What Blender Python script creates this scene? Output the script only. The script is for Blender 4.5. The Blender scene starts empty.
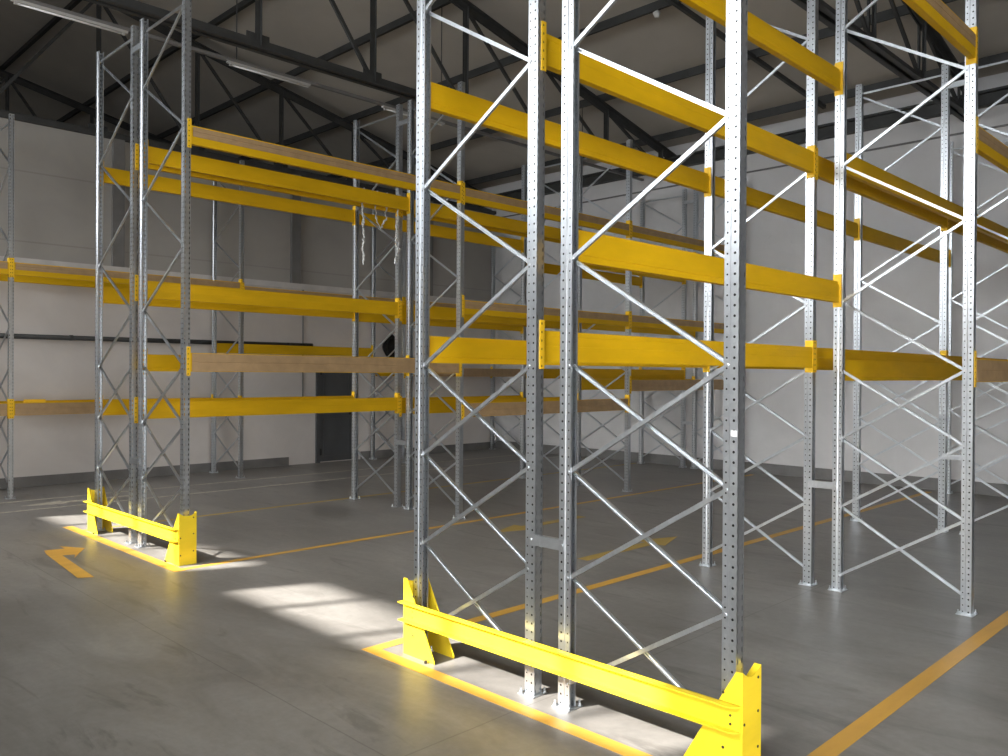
import bpy, bmesh, math, random
from mathutils import Vector, Matrix
random.seed(7)
SC = bpy.context.scene
COL = SC.collection

# ------------------------------------------------------------------ survey of the hall (metres)
D, G, B = 1.118, 0.186, 3.6752            # frame depth, back-to-back gap, bay pitch
ROW_X = {'C': -0.018, 'L': -6.0495, 'W': -10.550}
PW, PD, PH = 0.066, 0.08, 5.70               # upright width (along Y), depth (along X), height
BH, BT = 0.185, 0.05                        # beam height, thickness
WALL_L, WALL_B, WALL_F, WALL_R = -10.72, 11.32, -6.0, 13.0
HALL_L, WL_Y0 = -26.0, -0.35      # the side wall is a 6 m partition; the roof runs on over the next hall
EAVE, SLOPE = 6.72, 0.22
def roof_z(y): return EAVE + SLOPE * (WALL_B - y)

# ------------------------------------------------------------------ materials
def new_mat(name):
    m = bpy.data.materials.new(name); m.use_nodes = True
    nt = m.node_tree; nt.nodes.clear()
    out = nt.nodes.new('ShaderNodeOutputMaterial')
    b = nt.nodes.new('ShaderNodeBsdfPrincipled')
    nt.links.new(b.outputs[0], out.inputs[0])
    return m, nt, b, out
def N(nt, t, **kw):
    n = nt.nodes.new(t)
    for k, v in kw.items():
        if k.startswith('i_'):
            key = k[2:]
            n.inputs[int(key) if key.isdigit() else key].default_value = v
        else: setattr(n, k, v)
    return n
def link(nt, a, b): nt.links.new(a, b)
def math_node(nt, op, a, b=None, clamp=False):
    n = nt.nodes.new('ShaderNodeMath'); n.operation = op; n.use_clamp = clamp
    for i, v in enumerate((a, b)):
        if v is None: continue
        if isinstance(v, (int, float)): n.inputs[i].default_value = v
        else: nt.links.new(v, n.inputs[i])
    return n.outputs[0]
def mixcol(nt, fac, a, b, mode='MIX'):
    n = nt.nodes.new('ShaderNodeMix'); n.data_type = 'RGBA'; n.blend_type = mode
    for i, v in ((0, fac), (6, a), (7, b)):
        if isinstance(v, (int, float)): n.inputs[i].default_value = v
        elif isinstance(v, tuple): n.inputs[i].default_value = (*v, 1)
        else: nt.links.new(v, n.inputs[i])
    return n.outputs[2]
def ramp(nt, fac, stops):
    r = nt.nodes.new('ShaderNodeValToRGB'); e = r.color_ramp.elements
    while len(e) < len(stops): e.new(0.5)
    for el, (p, c) in zip(e, stops):
        el.position = p; el.color = (*c, 1)
    nt.links.new(fac, r.inputs[0]); return r.outputs[0]
def objco(nt): return nt.nodes.new('ShaderNodeTexCoord').outputs['Object']
def noise(nt, vec, scale, detail=4, rough=0.55, dist=0.0, stretch=None):
    if stretch:
        mp = nt.nodes.new('ShaderNodeMapping'); mp.inputs['Scale'].default_value = stretch
        nt.links.new(vec, mp.inputs[0]); vec = mp.outputs[0]
    n = N(nt, 'ShaderNodeTexNoise', i_Scale=scale, i_Detail=detail, i_Roughness=rough, i_Distortion=dist)
    nt.links.new(vec, n.inputs['Vector']); return n.outputs[0]
def plain(name, col, rough=0.5, metal=0.0, var=0.12, scale=6.0, spec=0.5, bump=0.0):
    m, nt, b, out = new_mat(name)
    f = noise(nt, objco(nt), scale, 5)
    d = tuple(max(0, c * (1 - var)) for c in col); u = tuple(min(1, c * (1 + var)) for c in col)
    link(nt, ramp(nt, f, [(0.3, d), (0.7, u)]), b.inputs['Base Color'])
    b.inputs['Roughness'].default_value = rough; b.inputs['Metallic'].default_value = metal
    b.inputs['Specular IOR Level'].default_value = spec
    if bump:
        bp = N(nt, 'ShaderNodeBump', i_Strength=bump, i_Distance=0.01); link(nt, f, bp.inputs['Height']); link(nt, bp.outputs[0], b.inputs['Normal'])
    return m

def galv(name, holes):
    """zinc-coated steel with spangle; the uprights are punched through with rows of holes"""
    m, nt, b, out = new_mat(name)
    co = objco(nt)
    v = N(nt, 'ShaderNodeTexVoronoi', i_Scale=45.0); link(nt, co, v.inputs['Vector'])
    sp = noise(nt, v.outputs['Color'], 3.0, 2)
    f = noise(nt, co, 9.0, 4, stretch=(1, 1, 0.25))
    c1 = ramp(nt, sp, [(0.3, (0.56, 0.59, 0.62)), (0.7, (0.70, 0.73, 0.76))])
    c2 = mixcol(nt, 0.35, c1, ramp(nt, f, [(0.3, (0.42, 0.45, 0.48)), (0.75, (0.74, 0.77, 0.8))]))
    link(nt, c2, b.inputs['Base Color'])
    b.inputs['Metallic'].default_value = 0.90
    rr = math_node(nt, 'ADD', math_node(nt, 'MULTIPLY', f, 0.14), 0.24)
    link(nt, rr, b.inputs['Roughness'])
    if holes:
        metal_in, col_in = b.inputs['Metallic'], b.inputs['Base Color']
        s = N(nt, 'ShaderNodeSeparateXYZ'); link(nt, co, s.inputs[0])
        x, y, z = s.outputs
        ay = math_node(nt, 'ABSOLUTE', y)
        zz = math_node(nt, 'SUBTRACT', math_node(nt, 'FRACT', math_node(nt, 'DIVIDE', z, 0.05)), 0.5)
        dz = math_node(nt, 'MULTIPLY', zz, 0.05)
        def disc(p, q, r):
            return math_node(nt, 'LESS_THAN', math_node(nt, 'ADD', math_node(nt, 'MULTIPLY', p, p), math_node(nt, 'MULTIPLY', q, q)), r * r)
        # flanges: round holes in two columns, their dark inside put into the colour
        onf = math_node(nt, 'GREATER_THAN', ay, 0.0252)
        h1 = disc(math_node(nt, 'SUBTRACT', x, 0.021), dz, 0.0066)
        h2 = disc(math_node(nt, 'SUBTRACT', x, 0.064), dz, 0.0048)
        hf = math_node(nt, 'MULTIPLY', onf, math_node(nt, 'MAXIMUM', h1, h2))
        # web: two columns of slots for the beam hooks
        onw = math_node(nt, 'LESS_THAN', x, 0.0045)
        sx = math_node(nt, 'LESS_THAN', math_node(nt, 'ABSOLUTE', math_node(nt, 'SUBTRACT', ay, 0.0215)), 0.0052)
        sz = math_node(nt, 'LESS_THAN', math_node(nt, 'ABSOLUTE', dz), 0.0125)
        hw = math_node(nt, 'MULTIPLY', onw, math_node(nt, 'MULTIPLY', sx, sz))
        link(nt, mixcol(nt, hf, c2, (0.006, 0.006, 0.007)), col_in)
        link(nt, math_node(nt, 'MULTIPLY', math_node(nt, 'SUBTRACT', 1.0, hf), 0.90), metal_in)
        tr = nt.nodes.new('ShaderNodeBsdfTransparent')
        mx = nt.nodes.new('ShaderNodeMixShader')
        link(nt, hw, mx.inputs[0]); link(nt, b.outputs[0], mx.inputs[1]); link(nt, tr.outputs[0], mx.inputs[2])
        link(nt, mx.outputs[0], out.inputs[0])
    return m

def yellow_paint(name, col, rough=0.38, scuff=0.25, dots=False):
    m, nt, b, out = new_mat(name)
    co = objco(nt)
    f = noise(nt, co, 5.0, 6, 0.6, stretch=(1, 0.25, 1))
    g = noise(nt, co, 28.0, 4, 0.7, 0.4)
    base = ramp(nt, f, [(0.3, tuple(c * 0.86 for c in col)), (0.7, tuple(min(1, c * 1.08) for c in col))])
    k = ramp(nt, g, [(0.70, (0, 0, 0)), (0.78, (1, 1, 1))])
    c = mixcol(nt, math_node(nt, 'MULTIPLY', k, scuff), base, (0.16, 0.11, 0.04))
    if dots:
        s = N(nt, 'ShaderNodeSeparateXYZ'); link(nt, co, s.inputs[0])
        dz = math_node(nt, 'ABSOLUTE', math_node(nt, 'SUBTRACT', math_node(nt, 'FRACT', math_node(nt, 'DIVIDE', s.outputs[2], 0.05)), 0.5))
        onw = math_node(nt, 'LESS_THAN', s.outputs[0], 0.001)
        w = math_node(nt, 'LESS_THAN', math_node(nt, 'ABSOLUTE', math_node(nt, 'SUBTRACT', math_node(nt, 'FRACT', math_node(nt, 'DIVIDE', s.outputs[1], 0.05)), 0.5)), 0.11)
        h = math_node(nt, 'MULTIPLY', math_node(nt, 'MULTIPLY', math_node(nt, 'LESS_THAN', dz, 0.13), onw), w)
        c = mixcol(nt, math_node(nt, 'MULTIPLY', h, 0.8), c, (0.05, 0.035, 0.01))
    link(nt, c, b.inputs['Base Color'])
    b.inputs['Roughness'].default_value = rough; b.inputs['Specular IOR Level'].default_value = 0.28
    return m

def concrete():
    m, nt, b, out = new_mat('polished_concrete')
    co = objco(nt)
    big = noise(nt, co, 0.45, 6, 0.6, 0.6)
    med = noise(nt, co, 1.3, 8, 0.66, 0.8, stretch=(0.55, 1.5, 1))
    fine = noise(nt, co, 16.0, 6, 0.7)
    base = ramp(nt, med, [(0.3, (0.105, 0.098, 0.089)), (0.5, (0.19, 0.179, 0.165)), (0.7, (0.285, 0.272, 0.252))])
    base = mixcol(nt, 0.38, base, ramp(nt, big, [(0.3, (0.13, 0.122, 0.111)), (0.7, (0.25, 0.237, 0.22))]))
    base = mixcol(nt, 0.35, base, ramp(nt, fine, [(0.3, (0.36, 0.36, 0.36)), (0.7, (0.62, 0.62, 0.62))]), 'OVERLAY')
    # dark scuffs and rubber marks
    sc = noise(nt, co, 2.1, 5, 0.62, 1.4, stretch=(0.35, 1.6, 1))
    scm = ramp(nt, sc, [(0.58, (0, 0, 0)), (0.68, (1, 1, 1))])
    base = mixcol(nt, math_node(nt, 'MULTIPLY', scm, 0.5), base, (0.085, 0.078, 0.07))
    # sawn joints
    s = N(nt, 'ShaderNodeSeparateXYZ'); link(nt, co, s.inputs[0])
    wob = math_node(nt, 'MULTIPLY', math_node(nt, 'SUBTRACT', noise(nt, co, 1.2, 2), 0.5), 0.03)
    def joint(ax, off, step):
        f = math_node(nt, 'FRACT', math_node(nt, 'DIVIDE', math_node(nt, 'ADD', math_node(nt, 'SUBTRACT', ax, off), wob), step))
        d = math_node(nt, 'ABSOLUTE', math_node(nt, 'SUBTRACT', f, 0.5))
        return math_node(nt, 'LESS_THAN', d, 0.0045 / step)
    j = math_node(nt, 'MAXIMUM', joint(s.outputs[0], 1.17 + 3.0, 6.0), joint(s.outputs[1], -1.08 + 3.0, 6.0))
    base = mixcol(nt, math_node(nt, 'MULTIPLY', j, 0.38), base, (0.05, 0.046, 0.04))
    link(nt, base, b.inputs['Base Color'])
    r = math_node(nt, 'ADD', math_node(nt, 'MULTIPLY', med, 0.22), 0.27)
    link(nt, r, b.inputs['Roughness'])
    b.inputs['Specular IOR Level'].default_value = 0.26
    bp = N(nt, 'ShaderNodeBump', i_Strength=0.06, i_Distance=0.01); link(nt, med, bp.inputs['Height']); link(nt, bp.outputs[0], b.inputs['Normal'])
    return m

def wall_mat(name, col, panel=(3.0, 1.25), line=0.012, dark=0.72):
    m, nt, b, out = new_mat(name)
    co = objco(nt)
    f = noise(nt, co, 0.8, 6, 0.6, 0.5); g = noise(nt, co, 3.5, 6, 0.65, 0.8)
    c = ramp(nt, f, [(0.3, tuple(x * 0.9 for x in col)), (0.7, tuple(min(1, x * 1.06) for x in col))])
    sm = ramp(nt, g, [(0.66, (0, 0, 0)), (0.8, (1, 1, 1))])
    c = mixcol(nt, math_node(nt, 'MULTIPLY', sm, 0.16), c, tuple(x * 0.5 for x in col))
    if panel:
        s = N(nt, 'ShaderNodeSeparateXYZ'); link(nt, co, s.inputs[0])
        h = math_node(nt, 'ABSOLUTE', math_node(nt, 'SUBTRACT', math_node(nt, 'FRACT', math_node(nt, 'DIVIDE', s.outputs[2], panel[1])), 0.5))
        k = math_node(nt, 'LESS_THAN', h, line / panel[1])
        c = mixcol(nt, math_node(nt, 'MULTIPLY', k, 0.3), c, tuple(x * 0.45 for x in col))
    link(nt, c, b.inputs['Base Color']); b.inputs['Roughness'].default_value = 0.75
    return m

M = {
    'post': galv('punched_galvanised_steel', True),
    'galv': galv('galvanised_steel', False),
    'beam': yellow_paint('beam_yellow_paint', (0.73, 0.43, 0.004), 0.55, 0.5),
    'conn': yellow_paint('connector_yellow_paint', (0.90, 0.55, 0.025), 0.38, 0.2, dots=True),
    'guard': yellow_paint('guard_yellow_paint', (0.88, 0.655, 0.03), 0.4, 0.12),
    'tan': plain('tan_faded_face', (0.40, 0.265, 0.135), 0.55, 0, 0.12, 9.0),  # tan colour of the aisle-side beam faces
    'line': yellow_paint('floor_line_paint', (0.60, 0.335, 0.055), 0.45, 0.6),
    'linefaint': yellow_paint('worn_floor_paint', (0.40, 0.275, 0.07), 0.5, 0.9),
    'linew': plain('pale_floor_paint', (0.42, 0.38, 0.31), 0.5, 0, 0.3, 14.0),
    'bolt': plain('zinc_bolt', (0.66, 0.68, 0.7), 0.32, 0.9, 0.1, 40),
    'darkbolt': plain('dark_bolt', (0.05, 0.045, 0.03), 0.5, 0.4, 0.1, 40),
    'floor': concrete(),
    'wall_low': wall_mat('plastered_wall', (0.74, 0.70, 0.672), None),
    'wall_up': wall_mat('wall_cladding', (0.39, 0.37, 0.34), (3.0, 1.15)),
    'wall_back': wall_mat('back_wall_paint', (0.70, 0.69, 0.69), None),
    'gable': wall_mat('dark_gable_cladding', (0.045, 0.043, 0.04), (3.0, 1.0)),  # near-black colour stands in for the lack of light up there
    'skirt': plain('grey_skirting_paint', (0.19, 0.185, 0.18), 0.6, 0, 0.15, 3.0),
    'roof': wall_mat('roof_panel', (0.50, 0.465, 0.41), None),
    'steel': plain('dark_structural_steel', (0.055, 0.056, 0.055), 0.55, 0.2, 0.2, 4.0),
    'column': plain('grey_column_steel', (0.19, 0.185, 0.18), 0.55, 0.1, 0.12, 4.0),
    'door': plain('dark_grey_door_paint', (0.085, 0.088, 0.092), 0.5, 0.1, 0.1, 3.0),
    'black': plain('black_rubber', (0.012, 0.012, 0.012), 0.6, 0, 0.2, 10.0),
    'white': plain('white_plastic', (0.78, 0.78, 0.76), 0.4, 0, 0.05, 10.0),
    'ink': plain('grey_print', (0.25, 0.25, 0.26), 0.6, 0, 0.1, 60.0),
    'fixture': plain('light_fixture_housing', (0.45, 0.44, 0.42), 0.45, 0, 0.08, 8.0),
    'ledge': plain('pale_ledge_capping', (0.62, 0.60, 0.585), 0.6, 0, 0.08, 4.0),
    'film': plain('crumpled_clear_film', (0.62, 0.63, 0.62), 0.14, 0, 0.3, 60.0, spec=1.0),
}

# ------------------------------------------------------------------ mesh helpers
def mesh(name, bm, mat, smooth=False):
    bmesh.ops.recalc_face_normals(bm, faces=bm.faces[:])
    me = bpy.data.meshes.new(name); bm.to_mesh(me); bm.free()
    me.materials.append(mat)
    if smooth:
        for p in me.polygons: p.use_smooth = True
    return me
def put(name, me, parent=None, loc=(0, 0, 0), rz=0.0):
    o = bpy.data.objects.new(name, me); COL.objects.link(o)
    o.location = loc; o.rotation_euler = (0, 0, rz)
    if parent: o.parent = parent
    return o
def box(bm, a, b):
    (x0, y0, z0), (x1, y1, z1) = a, b
    v = [bm.verts.new(p) for p in ((x0,y0,z0),(x1,y0,z0),(x1,y1,z0),(x0,y1,z0),(x0,y0,z1),(x1,y0,z1),(x1,y1,z1),(x0,y1,z1))]
    for f in ((0,3,2,1),(4,5,6,7),(0,1,5,4),(1,2,6,5),(2,3,7,6),(3,0,4,7)): bm.faces.new([v[i] for i in f])
    return v
def prism(bm, poly, axis, t0, t1):
    """extrude a 2-D polygon along an axis ('x','y','z') from t0 to t1"""
    def P(u, v, t): return {'x': (t, u, v), 'y': (u, t, v), 'z': (u, v, t)}[axis]
    a = [bm.verts.new(P(u, v, t0)) for u, v in poly]; b = [bm.verts.new(P(u, v, t1)) for u, v in poly]
    n = len(poly)
    for i in range(n): bm.faces.new((a[i], a[(i+1) % n], b[(i+1) % n], b[i]))
    bm.faces.new(a); bm.faces.new(b[::-1])
def offset_open(path, t):
    """thin-walled section: closed polygon around an open polyline, thickness t to its left"""
    pts = [Vector(p) for p in path]; n = len(pts); off = []
    for i in range(n):
        d0 = (pts[i] - pts[i-1]).normalized() if i else None
        d1 = (pts[i+1] - pts[i]).normalized() if i < n - 1 else None
        n0 = Vector((-d0.y, d0.x)) if d0 else None; n1 = Vector((-d1.y, d1.x)) if d1 else None
        if n0 is None: q = pts[i] + n1 * t
        elif n1 is None: q = pts[i] + n0 * t
        else:
            m = (n0 + n1).normalized(); q = pts[i] + m * (t / max(0.3, m.dot(n0)))
        off.append(q)
    return [tuple(p) for p in pts] + [tuple(p) for p in off[::-1]]
def section_prism(bm, path, t, axis, t0, t1):
    """extruded thin-walled open section (caps built as quads so that they stay valid)"""
    poly = offset_open(path, t); n = len(path)
    def P(u, v, s): return {'x': (s, u, v), 'y': (u, s, v), 'z': (u, v, s)}[axis]
    a = [bm.verts.new(P(u, v, t0)) for u, v in poly]; b = [bm.verts.new(P(u, v, t1)) for u, v in poly]
    m = len(poly)
    for i in range(m): bm.faces.new((a[i], a[(i+1) % m], b[(i+1) % m], b[i]))
    for i in range(n - 1):
        q = (i, i+1, m-2-i, m-1-i)
        bm.faces.new([a[k] for k in q]); bm.faces.new([b[k] for k in q[::-1]])
def bar(bm, p, q, w, h, up=(0, 0, 1)):
    p, q = Vector(p), Vector(q); d = (q - p).normalized()
    s = d.cross(Vector(up))
    if s.length < 1e-4: s = d.cross(Vector((1, 0, 0)))
    s.normalize(); u = s.cross(d)
    vs = []
    for c in (p, q):
        for a, b in ((-1,-1),(1,-1),(1,1),(-1,1)): vs.append(bm.verts.new(c + s*a*w/2 + u*b*h/2))
    for f in ((0,1,2,3),(7,6,5,4),(0,4,5,1),(1,5,6,2),(2,6,7,3),(3,7,4,0)): bm.faces.new([vs[i] for i in f])
def cyl(bm, c, r, t, axis='y', seg=8, r2=None):
    r2 = r if r2 is None else r2
    def P(a, rr, s):
        u, v = rr*math.cos(a), rr*math.sin(a)
        return {'x': (c[0]+s, c[1]+u, c[2]+v), 'y': (c[0]+u, c[1]+s, c[2]+v), 'z': (c[0]+u, c[1]+v, c[2]+s)}[axis]
    a = [bm.verts.new(P(2*math.pi*i/seg, r, 0)) for i in range(seg)]; b = [bm.verts.new(P(2*math.pi*i/seg, r2, t)) for i in range(seg)]
    for i in range(seg): bm.faces.new((a[i], a[(i+1)%seg], b[(i+1)%seg], b[i]))
    bm.faces.new(a[::-1]); bm.faces.new(b)
def tube(bm, pts, r, seg=6):
    pts = [Vector(p) for p in pts]; rings = []
    for i, p in enumerate(pts):
        d = (pts[min(i+1, len(pts)-1)] - pts[max(i-1, 0)]).normalized()
        s = d.cross(Vector((0.3, 0.2, 1)));  s = s.normalized() if s.length > 1e-4 else Vector((1, 0, 0))
        u = s.cross(d); rr = r[i] if isinstance(r, (list, tuple)) else r
        rings.append([bm.verts.new(p + (s*math.cos(2*math.pi*k/seg) + u*math.sin(2*math.pi*k/seg))*rr) for k in range(seg)])
    for a, b in zip(rings, rings[1:]):
        for k in range(seg): bm.faces.new((a[k], a[(k+1)%seg], b[(k+1)%seg], b[k]))
    bm.faces.new(rings[0][::-1]); bm.faces.new(rings[-1])
def tag(o, label, cat, group=None):
    o['label'] = label; o['category'] = cat; o['kind'] = 'thing'
    if group: o['group'] = group
    return o
def empty(name, loc, label, cat, group=None, rz=0.0):
    o = bpy.data.objects.new(name, None); COL.objects.link(o); o.location = loc; o.rotation_euler = (0, 0, rz)
    o.empty_display_size = 0.2
    return tag(o, label, cat, group)
def structure(o): o['kind'] = 'structure'; return o

# ------------------------------------------------------------------ room shell
T = 0.25
bm = bmesh.new(); box(bm, (HALL_L - T, WALL_F - T, -0.3), (WALL_R + T, WALL_B + T, 0)); floor = structure(put('floor', mesh('floor', bm, M['floor'])))
bm = bmesh.new(); box(bm, (HALL_L - T, WALL_B, 0), (WALL_R + T, WALL_B + T, EAVE)); wb = structure(put('wall_back', mesh('wall_back', bm, M['wall_back'])))
# left wall: thick plastered lower part, clad upper part set back
LEDGE = 3.72
bm = bmesh.new(); box(bm, (WALL_L - T, WL_Y0, 0), (WALL_L, WALL_B, LEDGE)); wl = structure(put('wall_left', mesh('wall_left', bm, M['wall_low'])))
bm = bmesh.new(); box(bm, (WALL_L - T, WL_Y0, LEDGE), (WALL_L - 0.08, WALL_B, 6.02)); put('upper_cladding', mesh('upper_cladding', bm, M['wall_up']), wl)['label'] = 'grey clad upper wall'
bm = bmesh.new(); box(bm, (WALL_L - 0.1, WL_Y0, LEDGE - 0.10), (WALL_L + 0.03, WALL_B, LEDGE + 0.02)); structure(put('trim_1', mesh('wall_ledge', bm, M['ledge'])))
bm = bmesh.new(); box(bm, (WALL_L - 0.27, WL_Y0, 5.98), (WALL_L - 0.0, WALL_B, 6.06)); box(bm, (WALL_L - 0.27, WL_Y0, 6.06), (WALL_L - 0.18, WALL_B, 6.13)); structure(put('trim_2', mesh('wall_capping', bm, M['steel'])))
for k, y in enumerate((1.98, 5.52, 9.1)):
    bm = bmesh.new(); box(bm, (WALL_L - 0.09, y - 0.09, LEDGE + 0.02), (WALL_L + 0.0, y + 0.09, 5.98)); box(bm, (WALL_L - 0.02, y - 0.10, LEDGE + 0.02), (WALL_L + 0.02, y + 0.10, 5.98))
    put('wall_column', mesh('wall_column', bm, M['column']), wl)
bm = bmesh.new(); prism(bm, [(WALL_F - T, 0), (WALL_B + T, 0), (WALL_B + T, roof_z(WALL_B + T)), (WALL_F - T, roof_z(WALL_F - T))], 'x', HALL_L - T, HALL_L); structure(put('wall_far', mesh('wall_far', bm, M['gable'])))
# front wall behind the camera, with the clerestory windows, and the right wall
WIN = [(-10.1, -5.84), (-4.98, -0.5), (0.38, 4.86), (5.74, 10.2)]
SILL, HEAD = 4.56, 6.2
bm = bmesh.new(); ztop = roof_z(WALL_F)
FX0, FX1, FZ = 2.3, 5.9, 3.4           # unseen gate, added to light the foot of the back wall
box(bm, (HALL_L - T, WALL_F - T, 0), (FX0, WALL_F, SILL)); box(bm, (FX1, WALL_F - T, 0), (WALL_R + T, WALL_F, SILL)); box(bm, (FX0, WALL_F - T, FZ), (FX1, WALL_F, SILL))
box(bm, (HALL_L - T, WALL_F - T, HEAD), (WALL_R + T, WALL_F, ztop))
xs = [HALL_L - T] + [v for w in WIN for v in w] + [WALL_R + T]
for i in range(0, len(xs), 2): box(bm, (xs[i], WALL_F - T, SILL), (xs[i+1], WALL_F, HEAD))
structure(put('wall_front', mesh('wall_front', bm, M['wall_back'])))
bm = bmesh.new(); box(bm, (HALL_L - T, WALL_F - T - 1.32, HEAD + 0.10), (WALL_R + T, WALL_F - T, HEAD + 0.20)); structure(put('trim_3', mesh('window_canopy', bm, M['column'])))  # unseen canopy, added to trim the sun strip on the floor
for k, (a, b) in enumerate(WIN):
    bm = bmesh.new(); yf = WALL_F - 0.15
    n = max(2, round((b - a) / 1.0)); st = 1.0
    x = a
    first = (-6.71, -1.69, 3.31, 8.31)[k] - 2.494
    mull = [first + j for j in range(-6, 8) if a + 0.15 < first + j < b - 0.15]
    for mx in [a + 0.03] + mull + [b - 0.03]: box(bm, (mx - 0.03, yf - 0.03, SILL), (mx + 0.03, yf + 0.03, HEAD))
    for zz in (SILL + 0.03, HEAD - 0.03): box(bm, (a, yf - 0.03, zz - 0.03), (b, yf + 0.03, zz + 0.03))
    structure(put('window_%d' % (k + 1), mesh('window_frame', bm, M['column'])))
GY0, GY1, GZ = -5.7, -1.2, 3.6           # unseen gate, added to bring light in from the right
bm = bmesh.new(); prism(bm, [(WALL_F - T, GZ), (WALL_B + T, GZ), (WALL_B + T, roof_z(WALL_B + T)), (WALL_F - T, roof_z(WALL_F - T))], 'x', WALL_R, WALL_R + T)
box(bm, (WALL_R, WALL_F - T, 0), (WALL_R + T, GY0, GZ)); box(bm, (WALL_R, GY1, 0), (WALL_R + T, WALL_B + T, GZ)); structure(put('wall_right', mesh('wall_right', bm, M['column'])))
# dark panel added out of view, so the posts' sides reflect something dark
bm = bmesh.new(); box(bm, (2.9, WALL_B - 0.06, 0.0), (12.4, WALL_B, 5.6))
for x in (2.9, 5.25, 7.65, 10.0, 12.3): box(bm, (x, WALL_B - 0.10, 0.0), (x + 0.12, WALL_B - 0.06, 5.6))
for z in (0.0, 1.85, 3.7, 5.48): box(bm, (2.9, WALL_B - 0.09, z), (12.4, WALL_B - 0.06, z + 0.1))
structure(put('door_2', mesh('dock_doors', bm, M['door'])))
for k, (a, b) in enumerate(((-24.0, -11.0), (-10.1, 5.0), (5.7, 12.5))):  # unseen pale strips, added behind the lamps that brighten the posts
    bm = bmesh.new()
    for z0, z1 in ((3.75, SILL - 0.02), (HEAD + 0.02, 6.75)) if k else ((3.75, 6.75),):
        box(bm, (a, WALL_F, z0), (b, WALL_F + 0.015, z1))
    structure(put('window_%d' % (k + 5), mesh('frosted_glazing', bm, M['white'])))
# roof
bm = bmesh.new(); y0, y1 = WALL_F - T, WALL_B + T
prism(bm, [(y0, roof_z(y0)), (y1, roof_z(y1)), (y1, roof_z(y1) + 0.2), (y0, roof_z(y0) + 0.2)], 'x', HALL_L - T, WALL_R + T); structure(put('ceiling', mesh('ceiling', bm, M['roof'])))
# skirting
bm = bmesh.new(); box(bm, (WALL_L, WL_Y0, 0), (WALL_L + 0.03, 5.36, 0.17)); box(bm, (WALL_L, 7.15, 0), (WALL_L + 0.03, WALL_B, 0.17)); structure(put('baseboard_left', mesh('skirting', bm, M['skirt'])))
bm = bmesh.new(); box(bm, (WALL_L, WALL_B - 0.03, 0), (2.85, WALL_B, 0.2)); structure(put('baseboard_back', mesh('skirting', bm, M['skirt'])))
bm = bmesh.new(); box(bm, (WALL_L, WALL_B - 0.025, 5.86), (WALL_R, WALL_B, 5.89)); structure(put('trim_4', mesh('wall_top_strip', bm, M['column'])))
# door in the left wall
bm = bmesh.new(); X = WALL_L
box(bm, (X - 0.02, 6.0, 0.0), (X + 0.05, 6.09, 2.16)); box(bm, (X - 0.02, 6.93, 0.0), (X + 0.05, 7.02, 2.16)); box(bm, (X - 0.02, 6.09, 2.07), (X + 0.05, 6.93, 2.16))
dr = structure(put('door_1', mesh('door_frame', bm, M['door'])))
bm = bmesh.new(); box(bm, (X - 0.02, 6.09, 0.02), (X + 0.02, 6.93, 2.07))
for z0, z1 in ((0.12, 0.92), (1.02, 1.95)):
    for a in ((6.19, 6.21, z0, z1), (6.81, 6.83, z0, z1), (6.21, 6.81, z0, z0 + 0.02), (6.21, 6.81, z1 - 0.02, z1)): box(bm, (X + 0.02, a[0], a[2]), (X + 0.032, a[1], a[3]))
put('door_leaf', mesh('door_leaf', bm, M['door']), dr)
for zz in (0.16, 1.86):
    bm = bmesh.new(); cyl(bm, (X + 0.055, 6.10, zz), 0.02, 0.14, 'z', 8); put('hinge', mesh('hinge', bm, M['black']), dr)
bm = bmesh.new(); box(bm, (X + 0.02, 6.82, 1.0), (X + 0.03, 6.88, 1.18)); tube(bm, [(X + 0.03, 6.85, 1.1), (X + 0.07, 6.85, 1.1), (X + 0.07, 6.73, 1.1)], 0.011, 8); put('door_handle', mesh('door_handle', bm, M['black']), dr)

# things fixed on the left wall
bm = bmesh.new(); tube(bm, [(WALL_L + 0.05, WL_Y0 + 0.05, 2.46), (WALL_L + 0.05, 5.72, 2.47)], 0.042, 8)
t = tag(put('wall_pipe', mesh('wall_pipe', bm, M['steel'], True)), 'long dark horizontal pipe along the left wall', 'pipe')
for y in (-0.2, 1.2, 3.2, 5.3):
    bm = bmesh.new(); box(bm, (WALL_L, y - 0.02, 2.42), (WALL_L + 0.09, y + 0.02, 2.51)); put('pipe_clip', mesh('pipe_clip', bm, M['steel']), t)
bm = bmesh.new(); cyl(bm, (WALL_L + 0.05, 5.72, 2.47), 0.045, 0.16, 'y', 10); put('end_cap', mesh('end_cap', bm, M['black']), t)
bm = bmesh.new(); tube(bm, [(WALL_L + 0.02, 5.68, LEDGE - 0.1), (WALL_L + 0.02, 5.68, 1.2)], 0.014, 6); box(bm, (WALL_L, 5.63, 1.08), (WALL_L + 0.05, 5.73, 1.22))
tag(put('conduit', mesh('conduit', bm, M['column'])), 'thin grey vertical conduit on left wall beside the dark door', 'conduit')
bm = bmesh.new()
for k in range(5):
    rr = 0.17 + 0.022 * (k % 3); xx = WALL_L + 0.05 + 0.03 * k
    tube(bm, [(xx + 0.01*math.sin(3*a), 7.92 + rr*math.cos(a), 2.50 + (rr + 0.05)*math.sin(a)) for a in [2*math.pi*i/24 for i in range(25)]], 0.022, 6)
cyl(bm, (WALL_L, 7.92, 2.5), 0.19, 0.14, 'x', 18)
tag(put('hose_coil', mesh('hose_coil', bm, M['black'], True)), 'round black coil hanging on the left wall past the door', 'hose')

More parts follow.
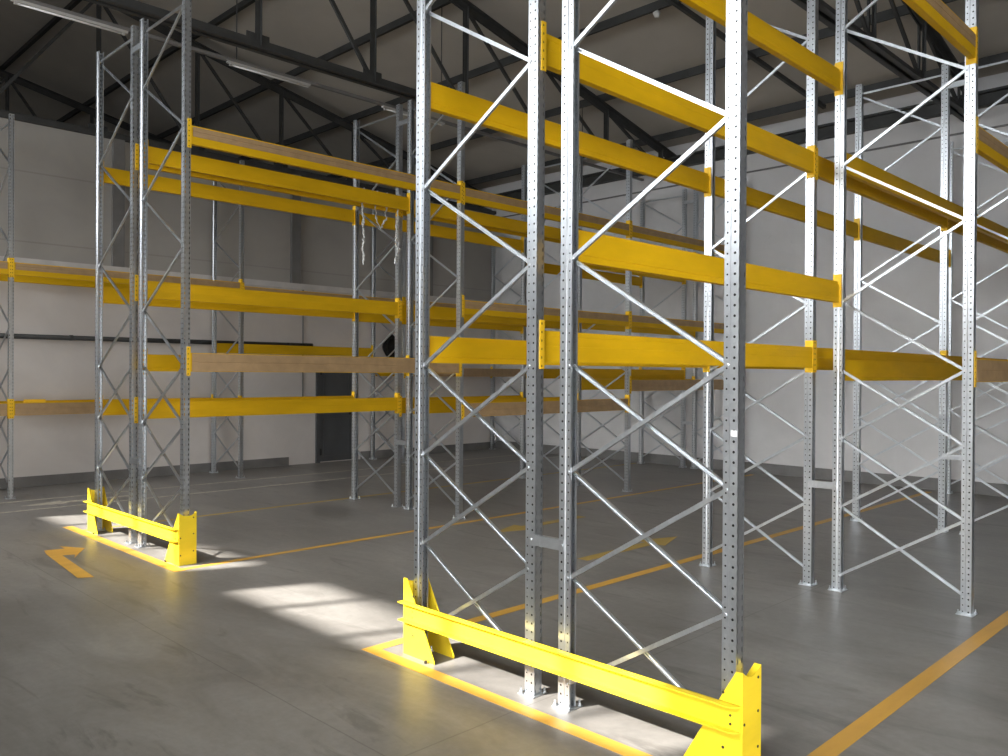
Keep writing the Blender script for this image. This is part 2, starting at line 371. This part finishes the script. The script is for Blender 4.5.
# ------------------------------------------------------------------ roof steel
def truss(X, label):
    r = empty('roof_truss', (X, 0, 6.1), label, 'truss', 'steel roof trusses')
    ya, yb = WALL_F + 0.05, WALL_B - 0.05
    zt = lambda y: roof_z(y) - 0.24 - 6.1
    bm = bmesh.new()
    for s in (-1, 1): box(bm, (s*0.06 - 0.04, ya, -0.06), (s*0.06 + 0.04, yb, -0.045)); box(bm, (s*0.025 - 0.006, ya, -0.06), (s*0.025 + 0.006, yb, 0.07))
    put('bottom_chord', mesh('bottom_chord', bm, M['steel']), r)
    bm = bmesh.new()
    for s in (-1, 1):
        bar(bm, (s*0.05, ya, zt(ya)), (s*0.05, yb, zt(yb)), 0.09, 0.016); bar(bm, (s*0.02, ya, zt(ya) - 0.06), (s*0.02, yb, zt(yb) - 0.06), 0.014, 0.13)
    put('top_chord', mesh('top_chord', bm, M['steel']), r)
    ys = [10.8, 8.98, 7.15, 5.35, 3.55, 1.75, -0.05, -1.85, -3.65, -5.45]
    for i, y in enumerate(ys):
        bm = bmesh.new()
        for s in (-1, 1): box(bm, (s*0.022 - 0.004, y - 0.028, 0.0), (s*0.022 + 0.004, y + 0.028, zt(y) - 0.05)); box(bm, (s*0.04 - 0.02, y + 0.02, 0.0), (s*0.04 + 0.02, y + 0.028, zt(y) - 0.05))
        put('web_post', mesh('web_post', bm, M['steel']), r)
        if i + 1 < len(ys):
            y2 = ys[i+1]; bm = bmesh.new()
            a, b = ((0, y, 0.0), (0, y2, zt(y2) - 0.06)) if y > 2 else ((0, y, zt(y) - 0.06), (0, y2, 0.0))
            bar(bm, a, b, 0.04, 0.055); put('web_diagonal', mesh('web_diagonal', bm, M['steel']), r)
        bm = bmesh.new(); box(bm, (-0.008, y - 0.16, -0.05), (0.008, y + 0.16, 0.15)); put('gusset_plate', mesh('gusset_plate', bm, M['steel']), r)
truss(-22.35, 'dim steel roof truss farthest away beyond the side wall')
truss(-16.7, 'dim steel roof truss beyond the side wall')
truss(-11.05, 'dark steel roof truss above the side wall')
truss(-5.40, 'dark steel roof truss over the middle rack row')
truss(0.25, 'dark steel roof truss over the front rack row')
for i, (y, where) in enumerate([(10.8, 'closest to the back wall'), (8.98, 'second out from the back wall'), (7.15, 'third out from the back wall'), (5.35, 'fourth out from the back wall'), (3.55, 'fifth out from the back wall'), (1.75, 'sixth out from the back wall')]):
    bm = bmesh.new(); zz = roof_z(y) - 0.012
    section_prism(bm, [(y - 0.09, zz - 0.15), (y - 0.09, zz - 0.13), (y - 0.02, zz - 0.13), (y - 0.02, zz), (y + 0.06, zz)], 0.02, 'x', HALL_L, WALL_R)
    tag(put('roof_purlin', mesh('roof_purlin', bm, M['steel'])), 'dark purlin across under the roof panels, ' + where, 'purlin', 'roof purlins')
bm = bmesh.new(); bar(bm, (-2.75, 6.1, roof_z(6.1) - 0.19), (-1.95, 10.8, roof_z(10.8) - 0.19), 0.06, 0.07)
tag(put('roof_strut', mesh('roof_strut', bm, M['steel'])), 'single dark strut slanting under the roof purlins behind the front rack row', 'strut')
bm = bmesh.new(); box(bm, (HALL_L, WALL_B - 0.14, 6.22), (WALL_R, WALL_B, 6.40)); box(bm, (HALL_L, WALL_B - 0.22, 6.40), (WALL_R, WALL_B, 6.44)); structure(put('trim_5', mesh('eave_beam', bm, M['steel'])))

# lighting rail with switched-off tube fixtures
bm = bmesh.new(); XR = -5.97
box(bm, (XR - 0.03, -3.2, 6.02), (XR + 0.03, 11.0, 6.06))
rail = tag(put('lighting_rail', mesh('lighting_rail', bm, M['column'])), 'thin grey lighting rail slung beneath the roof over the middle rack row', 'rail')
for y in (-1.85, 1.75, 5.35, 8.98):
    bm = bmesh.new(); tube(bm, [(XR, y, 6.05), (XR, y, roof_z(y) - 0.1)], 0.008, 6); put('hanger_rod', mesh('hanger_rod', bm, M['steel']), rail)
for y, lab in ((-0.92, 'long tube light fixture, switched off, nearest the top picture corner'), (1.62, 'tube light fixture, off, above the first bay of the middle rack row'), (4.16, 'tube light fixture, off, high behind the second frame of the middle row')):
    t = empty('tube_light', (XR, y, 6.02), lab, 'light', 'tube lights under the roof')
    bm = bmesh.new(); prism(bm, [(-0.028, 0), (-0.022, -0.03), (0.022, -0.03), (0.028, 0)], 'y', 0, 1.25); put('housing', mesh('housing', bm, M['fixture']), t)
    bm = bmesh.new(); tube(bm, [(0, 0.06, -0.042), (0, 1.19, -0.042)], 0.012, 8); put('tube', mesh('tube', bm, M['white'], True), t)
    for e in (0.03, 1.19):
        bm = bmesh.new(); box(bm, (-0.015, e, -0.056), (0.015, e + 0.03, -0.028)); put('lamp_holder', mesh('lamp_holder', bm, M['fixture']), t)
bm = bmesh.new(); zz = roof_z(5.2) - 0.22
cyl(bm, (-2.96, 7.10, 7.49), 0.03, -0.03, 'z', 14); cyl(bm, (-2.96, 7.10, 7.46), 0.06, -0.07, 'z', 14, 0.035)
tag(put('smoke_detector', mesh('smoke_detector', bm, M['white'], True)), 'small round white detector under a roof purlin', 'detector')

# ------------------------------------------------------------------ floor paint (parts of the floor)
def strip(name, x0, y0, x1, y1, mat, label=None, z=0.0025):
    bm = bmesh.new(); box(bm, (x0, y0, 0.0003), (x1, y1, z)); o = put(name, mesh(name, bm, mat), floor)
    if label: o['label'] = label
def flat_poly(name, poly, mat, label, z=0.0025):
    bm = bmesh.new(); prism(bm, poly, 'z', 0.0003, z); o = put(name, mesh(name, bm, mat), floor); o['label'] = label
LN = M['line']
strip('painted_line', -0.29, -0.235, 2.67, -0.135, LN, 'yellow line before the front rack row')
strip('painted_line', -0.29, -0.135, -0.195, 11.0, LN, 'yellow line left of the front rack row', 0.0024)
strip('painted_line', 2.565, -0.135, 2.67, 11.0, LN, 'yellow line right of the front rack row', 0.0024)
strip('painted_line', -6.50, -0.21, -3.33, -0.10, LN, 'yellow line before the middle rack row')
strip('painted_line', -3.43, -0.10, -3.35, 11.0, LN, 'yellow line right of the middle rack row', 0.0024)
strip('painted_line', -6.15, -0.10, -6.08, 11.0, M['linefaint'], 'worn yellow line left of the middle rack row', 0.0024)
strip('painted_line', -9.13, -3.0, -9.07, 11.0, M['linew'], 'pale line beside the wall rack row')
strip('painted_line', -8.19, -3.0, -8.13, 11.0, M['linew'], 'pale line in the left aisle')
def arrow(x, y0, y1, w, mat, label):
    s = 1 if y1 > y0 else -1; hd = 0.55
    pts = [(-w/2, y0), (w/2, y0), (w/2, y1 - s*hd), (w*1.5, y1 - s*hd), (0, y1), (-w*1.5, y1 - s*hd), (-w/2, y1 - s*hd)]
    flat_poly('painted_arrow', [(x + a, b) for a, b in pts], mat, label)
arrow(-1.0, 3.0, 4.75, 0.13, M['linefaint'], 'worn yellow arrow in the middle aisle pointing away')
arrow(-2.65, 5.0, 3.35, 0.13, M['linefaint'], 'worn yellow arrow in the middle aisle pointing forward')
arrow(-8.6, 1.5, -0.1, 0.12, M['linew'], 'pale arrow in the left aisle')

# pixel-free survey of the hooked arrow painted in the cross aisle
HOOK = [(-3.72, -0.94), (-3.66, -0.82), (-4.83, -0.73), (-4.79, -0.62), (-4.62, -0.68), (-5.05, -0.44), (-5.33, -0.60), (-5.16, -0.60), (-5.21, -0.79), (-5.0, -0.83)]

# ------------------------------------------------------------------ shared rack meshes
bm = bmesh.new()
half = [(0.0, 0.0), (0.0, -0.033), (0.042, -0.033), (0.047, -0.028), (0.08, -0.028), (0.08, -0.017), (0.073, -0.017)]
path = [(x, -y) for x, y in half[:0:-1]] + half[1:]
section_prism(bm, path, 0.0028, 'z', 0.004, PH)
ME_POST = mesh('upright_post', bm, M['post'])
bm = bmesh.new(); box(bm, (-0.02, -0.065, 0.0003), (0.105, 0.065, 0.006))
for x, y in ((0.09, -0.05), (0.09, 0.05), (-0.009, -0.05)): cyl(bm, (x, y, 0.006), 0.011, 0.012, 'z', 6); cyl(bm, (x, y, 0.018), 0.006, 0.02, 'z', 6)
ME_FOOT = mesh('base_plate', bm, M['galv'])
ME_BRACE = {}
def brace_mesh(dx, dz):
    """cold-rolled C channel lying in the frame plane, web facing -Y, lips towards +Y"""
    k = (round(dx, 3), round(dz, 3))
    if k not in ME_BRACE:
        L = math.hypot(dx, dz); bm = bmesh.new()
        section_prism(bm, [(0.011, -0.006), (0.018, -0.006), (0.018, -0.0115), (0.0, -0.0115), (0.0, 0.0115), (0.018, 0.0115), (0.018, 0.006), (0.011, 0.006)][::-1], 0.0022, 'x', -L/2, L/2)
        bm.transform(Matrix.Rotation(-math.atan2(dz, dx), 4, 'Y'))
        ME_BRACE[k] = mesh('brace', bm, M['galv'])
    return ME_BRACE[k]
bm = bmesh.new(); cyl(bm, (0, -0.034, 0), 0.009, 0.006, 'y', 6); cyl(bm, (0, 0.028, 0), 0.009, 0.006, 'y', 6)
tube(bm, [(0, -0.03, 0), (0, 0.03, 0)], 0.004, 6)
ME_BOLT = mesh('bolt', bm, M['bolt'])

def make_frame(label):
    """upright frame: local x=0 is the outer web, x=D the inner web; y=0 centre of the posts"""
    f = empty('rack_upright_frame', (0, 0, 0), label, 'rack frame', 'upright frames of the pallet racks')
    for x, rz in ((0, 0), (D, math.pi)):
        p = put('upright_post', ME_POST, f, (x, 0, 0), rz)
        put('base_plate', ME_FOOT, p)
    xi, xo = 0.062, D - 0.062
    dx = xo - xi; xm = (xi + xo) / 2
    def br(z_in, z_out, back):
        o = put('diagonal_brace', brace_mesh(dx, (z_out - z_in) * (1 if not back else -1)), f, (xm, -0.021 if not back else 0.021, (z_in + z_out) / 2), math.pi if back else 0)
    lev = [0.14, 0.74, 1.34, 1.94]
    for a, b in zip(lev, lev[1:]):
        br(a, b, False); br(b, a, True)
    zz = 1.94; out = True
    while zz < 5.5:
        if out: br(zz, zz + 0.6, False)
        else: br(zz + 0.6, zz, True)
        zz += 0.6; out = not out
    o = put('top_brace', brace_mesh(dx, 0), f, (xm, -0.021, 5.57))
    for z in (0.14, 0.74, 1.34, 1.94, 3.14, 4.34, 5.54): put('bolt', ME_BOLT, f, (xi, 0, z))
    for z in (0.14, 0.74, 1.34, 1.94, 2.54, 3.74, 4.94): put('bolt', ME_BOLT, f, (xo, 0, z))
    return f
def copy_tree(o, parent=None):
    c = o.copy(); COL.objects.link(c)
    if parent: c.parent = parent
    for ch in o.children: copy_tree(ch, c)
    return c

ROW_Y = {'C': 0.0, 'L': 0.0, 'W': -0.05}
ROWNAME = {'C': 'front rack row', 'L': 'middle rack row', 'W': 'wall rack row'}
KPOS = ['at its guarded end', 'second from the guard', 'third from the guard', 'against the back wall']
FR = []
for row, k, h in [('C',0,'ab'),('C',0,'cd'),('C',1,'ab'),('C',1,'cd'),('C',2,'ab'),('C',2,'cd'),('C',3,'ab'),('C',3,'cd'),
                  ('L',0,'ab'),('L',0,'cd'),('L',1,'ab'),('L',1,'cd'),('L',2,'ab'),('L',2,'cd'),('L',3,'ab'),('L',3,'cd'),
                  ('W',0,'ab'),('W',1,'ab'),('W',2,'ab'),('W',3,'ab')]:
    if row == 'W': lab = 'tall galvanised frame of the rack along the side wall, ' + ['cut by the picture edge', 'between edge and dark door', 'beside the dark door', 'in the far corner'][k]
    else: lab = 'galvanised upright frame in the %s half of the %s, %s' % ({'ab': 'far', 'cd': 'near'}[h], ROWNAME[row], KPOS[k])
    FR.append((row, k, h, lab))
proto = None
for row, k, h, lab in FR:
    f = make_frame(lab) if proto is None else copy_tree(proto)
    if proto is None: proto = f
    f['label'] = lab
    x0 = ROW_X[row]
    f.location = (x0 if h == 'ab' else x0 + 2*D + G, k*B + PW/2 + ROW_Y[row], 0)
    f.rotation_euler = (0, 0, 0 if h == 'ab' else math.pi)

# small white load label on the front right post
for f in [o for o in bpy.data.objects if o.get('label') == FR[1][3]]:
    post = [c for c in f.children if c.name.startswith('upright_post') and abs(c.location.x) < 0.01][0]
    bm = bmesh.new(); box(bm, (0.004, 0.0332, 1.60), (0.036, 0.0342, 1.628)); st = put('sticker', mesh('sticker', bm, M['white']), post); st['label'] = 'small white sticker'

# spacers tying the back-to-back frames together
bm = bmesh.new()
box(bm, (-0.038, -0.037, -0.032), (G + 0.038, -0.034, 0.032)); box(bm, (0.002, -0.037, 0.029), (G - 0.002, -0.01, 0.032)); box(bm, (0.002, -0.037, -0.032), (G - 0.002, -0.01, -0.029))
ME_SP = mesh('row_spacer', bm, M['galv'])
bm = bmesh.new(); cyl(bm, (0, -0.045, 0), 0.009, 0.008, 'y', 6); ME_SB = mesh('spacer_bolt', bm, M['bolt'])
for row, k in [('C',0),('C',1),('C',2),('L',0),('L',1),('L',2),('L',3)]:
    for z, hz in ((0.92, 'low'), (5.42, 'high')):
        if row == 'C' and hz == 'high' and k < 2: continue
        s = tag(put('row_spacer', ME_SP, None, (ROW_X[row] + D, k*B + PW/2, z)), 'short galvanised spacer %s between twin frames of the %s, %s' % (hz, ROWNAME[row], KPOS[k]), 'spacer', 'spacers between rack frames')
        for x in (-0.028, G + 0.028): put('bolt', ME_SB, s, (x, 0, 0))

# ------------------------------------------------------------------ beams
BL = B - PW
def beam_body(h):
    bm = bmesh.new()
    prism(bm, [(0, 0), (BT, 0), (BT, 0.034), (BT - 0.003, 0.036), (BT - 0.003, 0.040), (BT, 0.042), (BT, h - 0.028), (BT - 0.012, h - 0.028), (BT - 0.012, h), (0, h), (0, h - 0.03), (0.002, h - 0.032), (0.002, h*0.52), (0, h*0.5)], 'y', -BL/2 + 0.004, BL/2 - 0.004)
    return mesh('beam_body', bm, M['beam'])
def face_strip(z0, z1):
    bm = bmesh.new(); m = (z0 + z1) / 2
    prism(bm, [(-0.004, z0), (0.0, z0), (0.0, z1), (-0.004, z1), (-0.004, m + 0.006), (-0.001, m + 0.004), (-0.001, m - 0.004), (-0.004, m - 0.006)], 'y', -BL/2 + 0.02, BL/2 - 0.02)
    return mesh('face_strip', bm, M['tan'])
ME_BODY = beam_body(BH)
ME_FULL = face_strip(0.004, BH - 0.006); ME_HALF = face_strip(BH*0.42, BH - 0.012)
ME_CON = []
for e in (-1, 1):
    bm = bmesh.new()
    y0, y1 = (BL/2, BL/2 + 0.036) if e > 0 else (-BL/2 - 0.036, -BL/2)
    box(bm, (-0.0045, y0, -0.042), (-0.0006, y1, BH + 0.062))
    y0, y1 = (BL/2 - 0.0042, BL/2 - 0.0004) if e > 0 else (-BL/2 + 0.0004, -BL/2 + 0.0042)
    box(bm, (-0.0045, y0, -0.042), (0.07, y1, BH + 0.062))
    ME_CON.append(mesh('beam_connector', bm, M['conn']))
SIDE = {'C': dict(a='far aisle side', b='far inner line', c='near inner line', d='near aisle side'), 'L': dict(a='far aisle side', b='far inner line', c='near inner line', d='near aisle side'), 'W': dict(a='wall side', b='aisle side')}
BAY = {-1: 'bay cut by picture edge', 0: 'first bay', 1: 'second bay', 2: 'last bay'}
def beam(row, bay, side, ztop, level):
    x0 = ROW_X[row]
    x = {'a': x0, 'b': x0 + D, 'c': x0 + D + G, 'd': x0 + 2*D + G}[side]
    rz = 0 if side in 'ac' else math.pi
    tan = (side in 'ad' and row != 'W') or (row == 'W' and side == 'b')
    lab = '%s yellow beam on %s of the %s, %s' % (level, SIDE[row][side], ROWNAME[row], BAY[bay])
    b = empty('rack_crossbeam', (x, bay*B + PW + BL/2 + ROW_Y[row], ztop - BH), lab, 'beam', 'yellow pallet rack beams', rz)
    put('beam_body', ME_BODY, b)
    for m in ME_CON: put('beam_connector', m, b)
    if tan:
        o = put('face_strip', ME_FULL if ztop < 2.5 else ME_HALF, b); o['label'] = 'tan outer face of the beam'
    return b
def beams(row, bay, sides, z, level):
    for s in sides: beam(row, bay, s, z, level)
beams('C', 0, 'ab', 2.150, 'lower');  beams('C', 0, 'a', 3.890, 'upper'); beams('C', 0, 'b', 3.905, 'upper')
beams('C', 0, 'c', 2.725, 'lower');   beams('C', 0, 'cd', 4.590, 'upper')
beams('C', 1, 'ab', 2.150, 'lower');  beams('C', 1, 'abcd', 3.890, 'upper'); beams('C', 1, 'cd', 2.035, 'lower')
beams('C', 2, 'ab', 2.150, 'lower');  beams('C', 2, 'abcd', 3.890, 'upper'); beams('C', 2, 'cd', 2.035, 'lower')
beams('L', 0, 'ab', 1.555, 'lowest'); beams('L', 0, 'ab', 2.900, 'middle'); beams('L', 0, 'abcd', 4.345, 'upper'); beams('L', 0, 'cd', 2.085, 'lower')
beams('L', 1, 'abcd', 1.510, 'lowest'); beams('L', 1, 'abcd', 2.860, 'middle'); beams('L', 1, 'abcd', 4.330, 'upper')
beams('L', 2, 'cd', 1.815, 'lowest'); beams('L', 2, 'ab', 2.000, 'lower'); beams('L', 2, 'cd', 2.865, 'middle'); beams('L', 2, 'cd', 4.325, 'upper'); beams('L', 2, 'ab', 3.975, 'upper')
beams('W', -1, 'ab', 1.420, 'lower'); beams('W', -1, 'ab', 3.510, 'upper')
beams('W', 0, 'ab', 1.420, 'lower');  beams('W', 0, 'ab', 3.510, 'upper')
beams('W', 1, 'a', 2.450, 'lower');   beams('W', 1, 'ab', 3.450, 'upper')
beams('W', 2, 'ab', 2.020, 'lower');  beams('W', 2, 'ab', 3.450, 'upper')

# loose yellow bracket lying on the wall rack's lower beam
bm = bmesh.new(); section_prism(bm, [(0.0, 0.05), (0.0, 0.0), (0.06, 0.0)], 0.004, 'y', 0, 0.30)
t = tag(put('loose_bracket', mesh('loose_bracket', bm, M['conn']), None, (ROW_X['W'] + D - 0.05, 0.16, 1.4208)), 'loose yellow bracket lying on the lower beam beside the picture edge', 'bracket')

# ------------------------------------------------------------------ end guards
def guard(x_off, label):
    g = empty('end_guard', (x_off, 0, 0), label, 'rack guard', 'yellow rack end guards')
    XL, XR, Y0, Y1, H = -0.034, 2.480, -0.075, 0.102, 0.512
    t = 0.006
    for s, X in ((1, XL), (-1, XR)):
        bm = bmesh.new()
        tri = [(X, 0.0003), (X + s*0.32, 0.0003), (X + s*0.32, 0.02), (X + s*0.034, H), (X, H)]
        prism(bm, tri, 'y', Y0, Y0 + t); prism(bm, tri, 'y', Y1 - t, Y1)
        # outer side, top edge dished between the two plates
        n = 8; top = [(Y0 + t + (Y1 - Y0 - 2*t)*i/n, H - 0.035*math.sin(math.pi*i/n)**0.8) for i in range(n + 1)]
        prism(bm, [(Y0 + t, 0.0003), (Y1 - t, 0.0003)] + top[::-1], 'x', X, X + s*t)
        p = put('guard_post', mesh('guard_post', bm, M['guard']), g)
        for (yy, zz) in ((0.07, 0.46), (0.07, 0.30), (-0.06, 0.27), (0.07, 0.13), (-0.06, 0.10)):
            bm = bmesh.new(); cyl(bm, (X - s*0.003, yy, zz), 0.007, s*0.004, 'x', 8); put('bolt', mesh('bolt', bm, M['darkbolt']), p)
        for (xx, zz) in ((0.10, 0.40), (0.10, 0.14)):
            bm = bmesh.new(); cyl(bm, (X + s*xx, Y0 - 0.003, zz), 0.007, 0.004, 'y', 8); put('bolt', mesh('bolt', bm, M['darkbolt']), p)
        bm = bmesh.new(); cyl(bm, (X + s*0.26, Y0 - 0.02, 0.0003), 0.011, 0.02, 'z', 6); put('anchor', mesh('anchor', bm, M['darkbolt']), p)
    # rail: a channel open towards the aisle, flanges swept in at its ends
    bm = bmesh.new(); za, zb = 0.234, 0.358; yb = Y0 - 0.002; fl = 0.046
    x0, x1 = XL - 0.002, XR - 0.008
    box(bm, (x0 + 0.01, yb - 0.005, za), (x1, yb, zb))
    prof = [(x0, yb), (x1, yb)] + [(x1 - 0.06*(1 - math.cos(a)), yb - fl*math.sin(a)) for a in [math.pi/2*i/6 for i in range(1, 7)]] + [(x0, yb - fl)]
    prism(bm, prof, 'z', zb - 0.006, zb); prism(bm, prof, 'z', za, za + 0.006)
    r = put('guard_rail', mesh('guard_rail', bm, M['guard']), g)
    for dz in (0.03, 0.07, 0.11):
        for xx in (x0 + 0.10, x1 - 0.05):
            bm = bmesh.new(); cyl(bm, (xx, yb - 0.009, za + dz), 0.006, 0.004, 'y', 8); put('bolt', mesh('bolt', bm, M['darkbolt']), r)
    return g
guard(0.0, 'yellow steel end guard in front of the front rack row, the larger one')
guard(ROW_X['L'] + 0.025, 'yellow steel end guard in front of the middle rack row, with hooked arrow before it')
flat_poly('painted_arrow', HOOK, LN, 'hooked yellow arrow in front of the middle rack row')

# ------------------------------------------------------------------ film strips hanging off the left row's upper beams
def film(pts, r, label):
    bm = bmesh.new(); q = []
    rr = []
    for i in range(len(pts) - 1):
        a, b = Vector(pts[i]), Vector(pts[i+1])
        n = max(2, int((b - a).length / 0.03))
        for j in range(n):
            q.append(a.lerp(b, j/n) + Vector((random.uniform(-1, 1), random.uniform(-1, 1), 0)) * 0.012); rr.append(r * random.uniform(0.35, 1.35))
    q.append(Vector(pts[-1])); rr.append(r * 0.3)
    tube(bm, q, rr, 5)
    tag(put('hanging_film', mesh('hanging_film', bm, M['film'])), label, 'packing film', 'clear film strips hanging off the upper beams')
xb = ROW_X['L'] + D; zt = 4.345
cx = xb + G
film([(cx + 0.02, 2.95, zt + 0.01), (cx - 0.012, 2.93, zt), (cx - 0.02, 2.95, 3.9), (cx - 0.02, 2.96, 3.35)], 0.016, 'long straight strip of clear film hanging by the middle row, straightest of three')
film([(cx + 0.02, 3.17, zt + 0.01), (cx - 0.012, 3.16, zt), (cx - 0.02, 3.16, 4.0), (cx - 0.02, 3.23, 3.86), (cx - 0.02, 3.32, 4.0), (cx - 0.012, 3.32, zt), (cx + 0.02, 3.33, zt + 0.01)], 0.012, 'short loop of clear film hanging in the middle by the middle row')
film([(cx + 0.02, 3.53, zt + 0.01), (cx - 0.012, 3.53, zt), (cx - 0.02, 3.53, 4.0), (cx - 0.02, 3.49, 3.7), (cx - 0.02, 3.55, 3.5), (cx - 0.03, 3.48, 3.42), (cx - 0.02, 3.56, 3.62), (cx - 0.03, 3.52, 3.9)], 0.016, 'tangled bunch of clear film hanging against the second frame of the middle row')

# ------------------------------------------------------------------ daylight and added lamps
def area(name, loc, sx, sy, power, rot, col=(1, 1, 1), spread=math.pi):
    l = bpy.data.lights.new(name, 'AREA'); l.shape = 'RECTANGLE'; l.size = sx; l.size_y = sy; l.energy = power; l.color = col; l.spread = spread
    o = bpy.data.objects.new(name, l); COL.objects.link(o); o.location = loc; o.rotation_euler = rot; return o
R = math.radians
for k, (a, b) in enumerate(WIN):
    # lamp added in each window, aimed along the sun to brighten the floor
    area('window_glow', ((a + b)/2, WALL_F + 0.02, (SILL + HEAD)/2), b - a - 0.1, HEAD - SILL - 0.1, 28, (R(90 - 36), 0, R(-8)), (1.0, 0.98, 0.95), R(56))
# lamps added along an unseen frosted band, for highlights on the posts
for a, b, e in ((-24.0, -11.0, 100), (-10.1, 5.0, 520), (5.7, 12.5, 80)):
    area('frosted_glazing_light', ((a + b)/2, WALL_F + 0.03, 5.25), b - a, 3.0, e, (R(90 - 23), 0, 0), (0.95, 0.98, 1.0), R(100))
area('gate_daylight', (WALL_R - 0.01, (GY0 + GY1)/2, GZ/2), GY1 - GY0, GZ, 310, (R(90 - 8), 0, R(90)), (1.0, 0.975, 0.94), R(100))  # added lamp for the beam faces and the left wall
area('front_gate_daylight', ((FX0 + FX1)/2, WALL_F + 0.02, FZ/2), FX1 - FX0, FZ - 0.1, 28, (R(90 - 5), 0, R(17)), (1.0, 0.985, 0.96), R(36))  # added low lamp, makes the back wall brighter towards the floor
s = bpy.data.lights.new('sun', 'SUN'); s.energy = 21.0; s.angle = R(1.1); s.color = (1.0, 0.96, 0.90)
so = bpy.data.objects.new('sun', s); COL.objects.link(so)
d = Vector((0.55, 1.28, -1.0)).normalized(); so.rotation_euler = d.to_track_quat('-Z', 'Y').to_euler(); so.location = (-8, -20, 14)
w = bpy.data.worlds.new('sky'); SC.world = w; w.use_nodes = True
bg = w.node_tree.nodes['Background']; bg.inputs[0].default_value = (0.75, 0.85, 1.0, 1); bg.inputs[1].default_value = 1.0

# ------------------------------------------------------------------ camera (solved from the uprights' feet)
f_px, yaw, pitch, roll = 828.4008, 0.7824, -0.0044, 0.0058
fw = Vector((-math.sin(yaw)*math.cos(pitch), math.cos(yaw)*math.cos(pitch), math.sin(pitch)))
r = fw.cross(Vector((0, 0, 1))).normalized(); u = r.cross(fw)
r2 = r*math.cos(roll) + u*math.sin(roll); u2 = -r*math.sin(roll) + u*math.cos(roll)
cam = bpy.data.cameras.new('camera'); co = bpy.data.objects.new('camera', cam); COL.objects.link(co)
mw = Matrix((r2, u2, -fw)).transposed().to_4x4(); mw.translation = Vector((4.3872, -3.5715, 1.8895)); co.matrix_world = mw
cam.sensor_fit = 'HORIZONTAL'; cam.sensor_width = 36.0; cam.lens = f_px * 36.0 / 1008.0; cam.clip_start = 0.05; cam.clip_end = 200
SC.camera = co
SC.view_settings.view_transform = 'Standard'; SC.view_settings.look = 'None'; SC.view_settings.gamma = 1.0; SC.view_settings.exposure = 0.13
SC.view_settings.use_curve_mapping = False
SC.cycles.use_denoising = True
SC.cycles.max_bounces = 8; SC.cycles.diffuse_bounces = 4; SC.cycles.glossy_bounces = 4; SC.cycles.transparent_max_bounces = 16
SC.cycles.sample_clamp_indirect = 6.0
